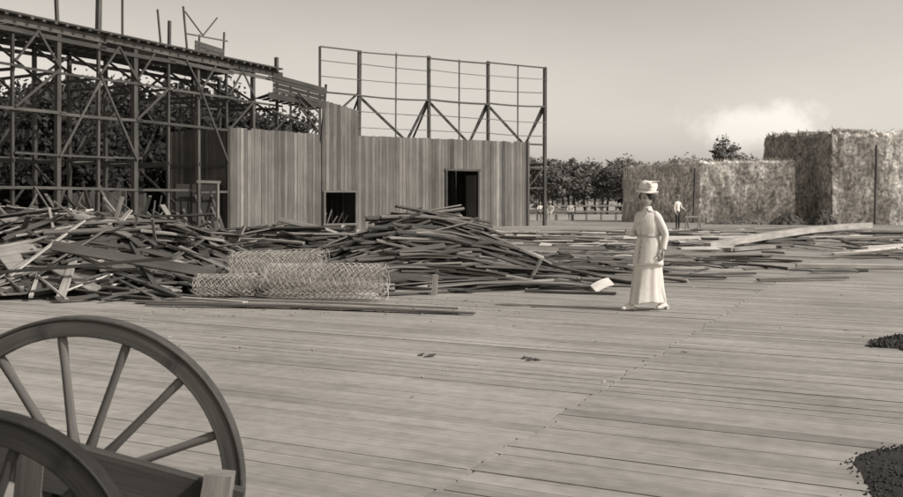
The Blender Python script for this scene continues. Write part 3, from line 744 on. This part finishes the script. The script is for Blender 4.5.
mb.board((-.78,2.72,-.0),(-.70,2.8,.675),.11,.1,.22,w1=.08,side=(1,.1,0))
mb.board((-2.9,2.7,.72),(-1.4,2.8,.8),.08,.12,.08)
mb.board((-2.9,2.4,.86),(-1.7,2.4,.6),.05,.1,.07)
mb.board((-1.7,2.72,.42),(-.9,2.78,.3),.3,.04,.05)
mb.build('frame_and_shaft',[M_WOOD],wg)

# ------------------------------------------------------------ sky, sun, camera
EL=math.radians(40);AZ=math.radians(108)
w=bpy.data.worlds.new('World');bpy.context.scene.world=w;w.use_nodes=True
nt=w.node_tree;N=nt.nodes;L=nt.links;bg=N['Background']
sk=N.new('ShaderNodeTexSky');sk.sky_type='NISHITA';sk.sun_disc=False;sk.sun_elevation=EL;sk.sun_rotation=AZ;sk.dust_density=2;sk.air_density=1.5
bw=N.new('ShaderNodeRGBToBW');L.new(sk.outputs[0],bw.inputs[0])
tc=N.new('ShaderNodeTexCoord')
sep=N.new('ShaderNodeSeparateXYZ');L.new(tc.outputs['Generated'],sep.inputs[0])
hz=N.new('ShaderNodeMapRange');hz.interpolation_type='SMOOTHSTEP';hz.inputs['From Min'].default_value=-.02;hz.inputs['From Max'].default_value=.3;hz.inputs['To Min'].default_value=1.3;hz.inputs['To Max'].default_value=.92
L.new(sep.outputs['Z'],hz.inputs['Value'])
hm=N.new('ShaderNodeMath');hm.operation='MULTIPLY';L.new(bw.outputs[0],hm.inputs[0]);L.new(hz.outputs['Result'],hm.inputs[1])
vn=N.new('ShaderNodeTexNoise');vn.inputs['Scale'].default_value=3;vn.inputs['Detail'].default_value=4
vmp=N.new('ShaderNodeMapping');vmp.inputs['Scale'].default_value=(1,1,3);L.new(tc.outputs['Generated'],vmp.inputs['Vector']);L.new(vmp.outputs['Vector'],vn.inputs['Vector'])
vr=N.new('ShaderNodeMapRange');vr.inputs['From Min'].default_value=.3;vr.inputs['From Max'].default_value=.7;vr.inputs['To Min'].default_value=.95;vr.inputs['To Max'].default_value=1.05;L.new(vn.outputs['Fac'],vr.inputs['Value'])
hm2=N.new('ShaderNodeMath');hm2.operation='MULTIPLY';L.new(hm.outputs[0],hm2.inputs[0]);L.new(vr.outputs['Result'],hm2.inputs[1])
sub=N.new('ShaderNodeVectorMath');sub.operation='SUBTRACT';cd=V((.335,1,.078)).normalized();sub.inputs[1].default_value=cd
L.new(tc.outputs['Generated'],sub.inputs[0])
ml=N.new('ShaderNodeVectorMath');ml.operation='MULTIPLY';ml.inputs[1].default_value=(12,12,34);L.new(sub.outputs[0],ml.inputs[0])
ln=N.new('ShaderNodeVectorMath');ln.operation='LENGTH';L.new(ml.outputs[0],ln.inputs[0])
no=N.new('ShaderNodeTexNoise');no.inputs['Scale'].default_value=22;no.inputs['Detail'].default_value=7;no.inputs['Roughness'].default_value=.62;L.new(tc.outputs['Generated'],no.inputs['Vector'])
mm=N.new('ShaderNodeMath');mm.operation='MULTIPLY_ADD';L.new(no.outputs['Fac'],mm.inputs[0]);mm.inputs[1].default_value=2.2;mm.inputs[2].default_value=-.35
ss=N.new('ShaderNodeMath');ss.operation='SUBTRACT';L.new(mm.outputs[0],ss.inputs[0]);L.new(ln.outputs['Value'],ss.inputs[1])
mr=N.new('ShaderNodeMapRange');mr.interpolation_type='SMOOTHSTEP';mr.inputs['From Min'].default_value=-.35;mr.inputs['From Max'].default_value=.55;mr.inputs['To Min'].default_value=1;mr.inputs['To Max'].default_value=1.4
L.new(ss.outputs[0],mr.inputs['Value'])
m2=N.new('ShaderNodeMath');m2.operation='MULTIPLY';L.new(hm2.outputs[0],m2.inputs[0]);L.new(mr.outputs['Result'],m2.inputs[1])
sc=N.new('ShaderNodeVectorMath');sc.operation='SCALE';sc.inputs[0].default_value=(1,.935,.85);L.new(m2.outputs[0],sc.inputs['Scale'])
L.new(sc.outputs[0],bg.inputs['Color']);bg.inputs['Strength'].default_value=.145
sl=bpy.data.lights.new('sun','SUN');sl.energy=3.7;sl.angle=math.radians(.6);sl.color=(1,.965,.925)
so=bpy.data.objects.new('sun',sl);bpy.context.scene.collection.objects.link(so)
sd=V((math.sin(AZ)*math.cos(EL),math.cos(AZ)*math.cos(EL),math.sin(EL)))
so.rotation_euler=sd.to_track_quat('Z','Y').to_euler();so.location=sd*50
cam=bpy.data.cameras.new('camera');co=bpy.data.objects.new('camera',cam);bpy.context.scene.collection.objects.link(co)
co.location=(0,0,1.5);co.rotation_euler=(math.pi/2,0,0);cam.sensor_width=36;cam.lens=36.88;cam.shift_y=-.0537;cam.clip_end=3000;cam.clip_start=.05
cam.dof.use_dof=True;cam.dof.focus_distance=7.5;cam.dof.aperture_fstop=5.6
bpy.context.scene.camera=co
vs_=bpy.context.scene.view_settings;vs_.view_transform='Standard';vs_.look='None';vs_.exposure=0;vs_.gamma=1
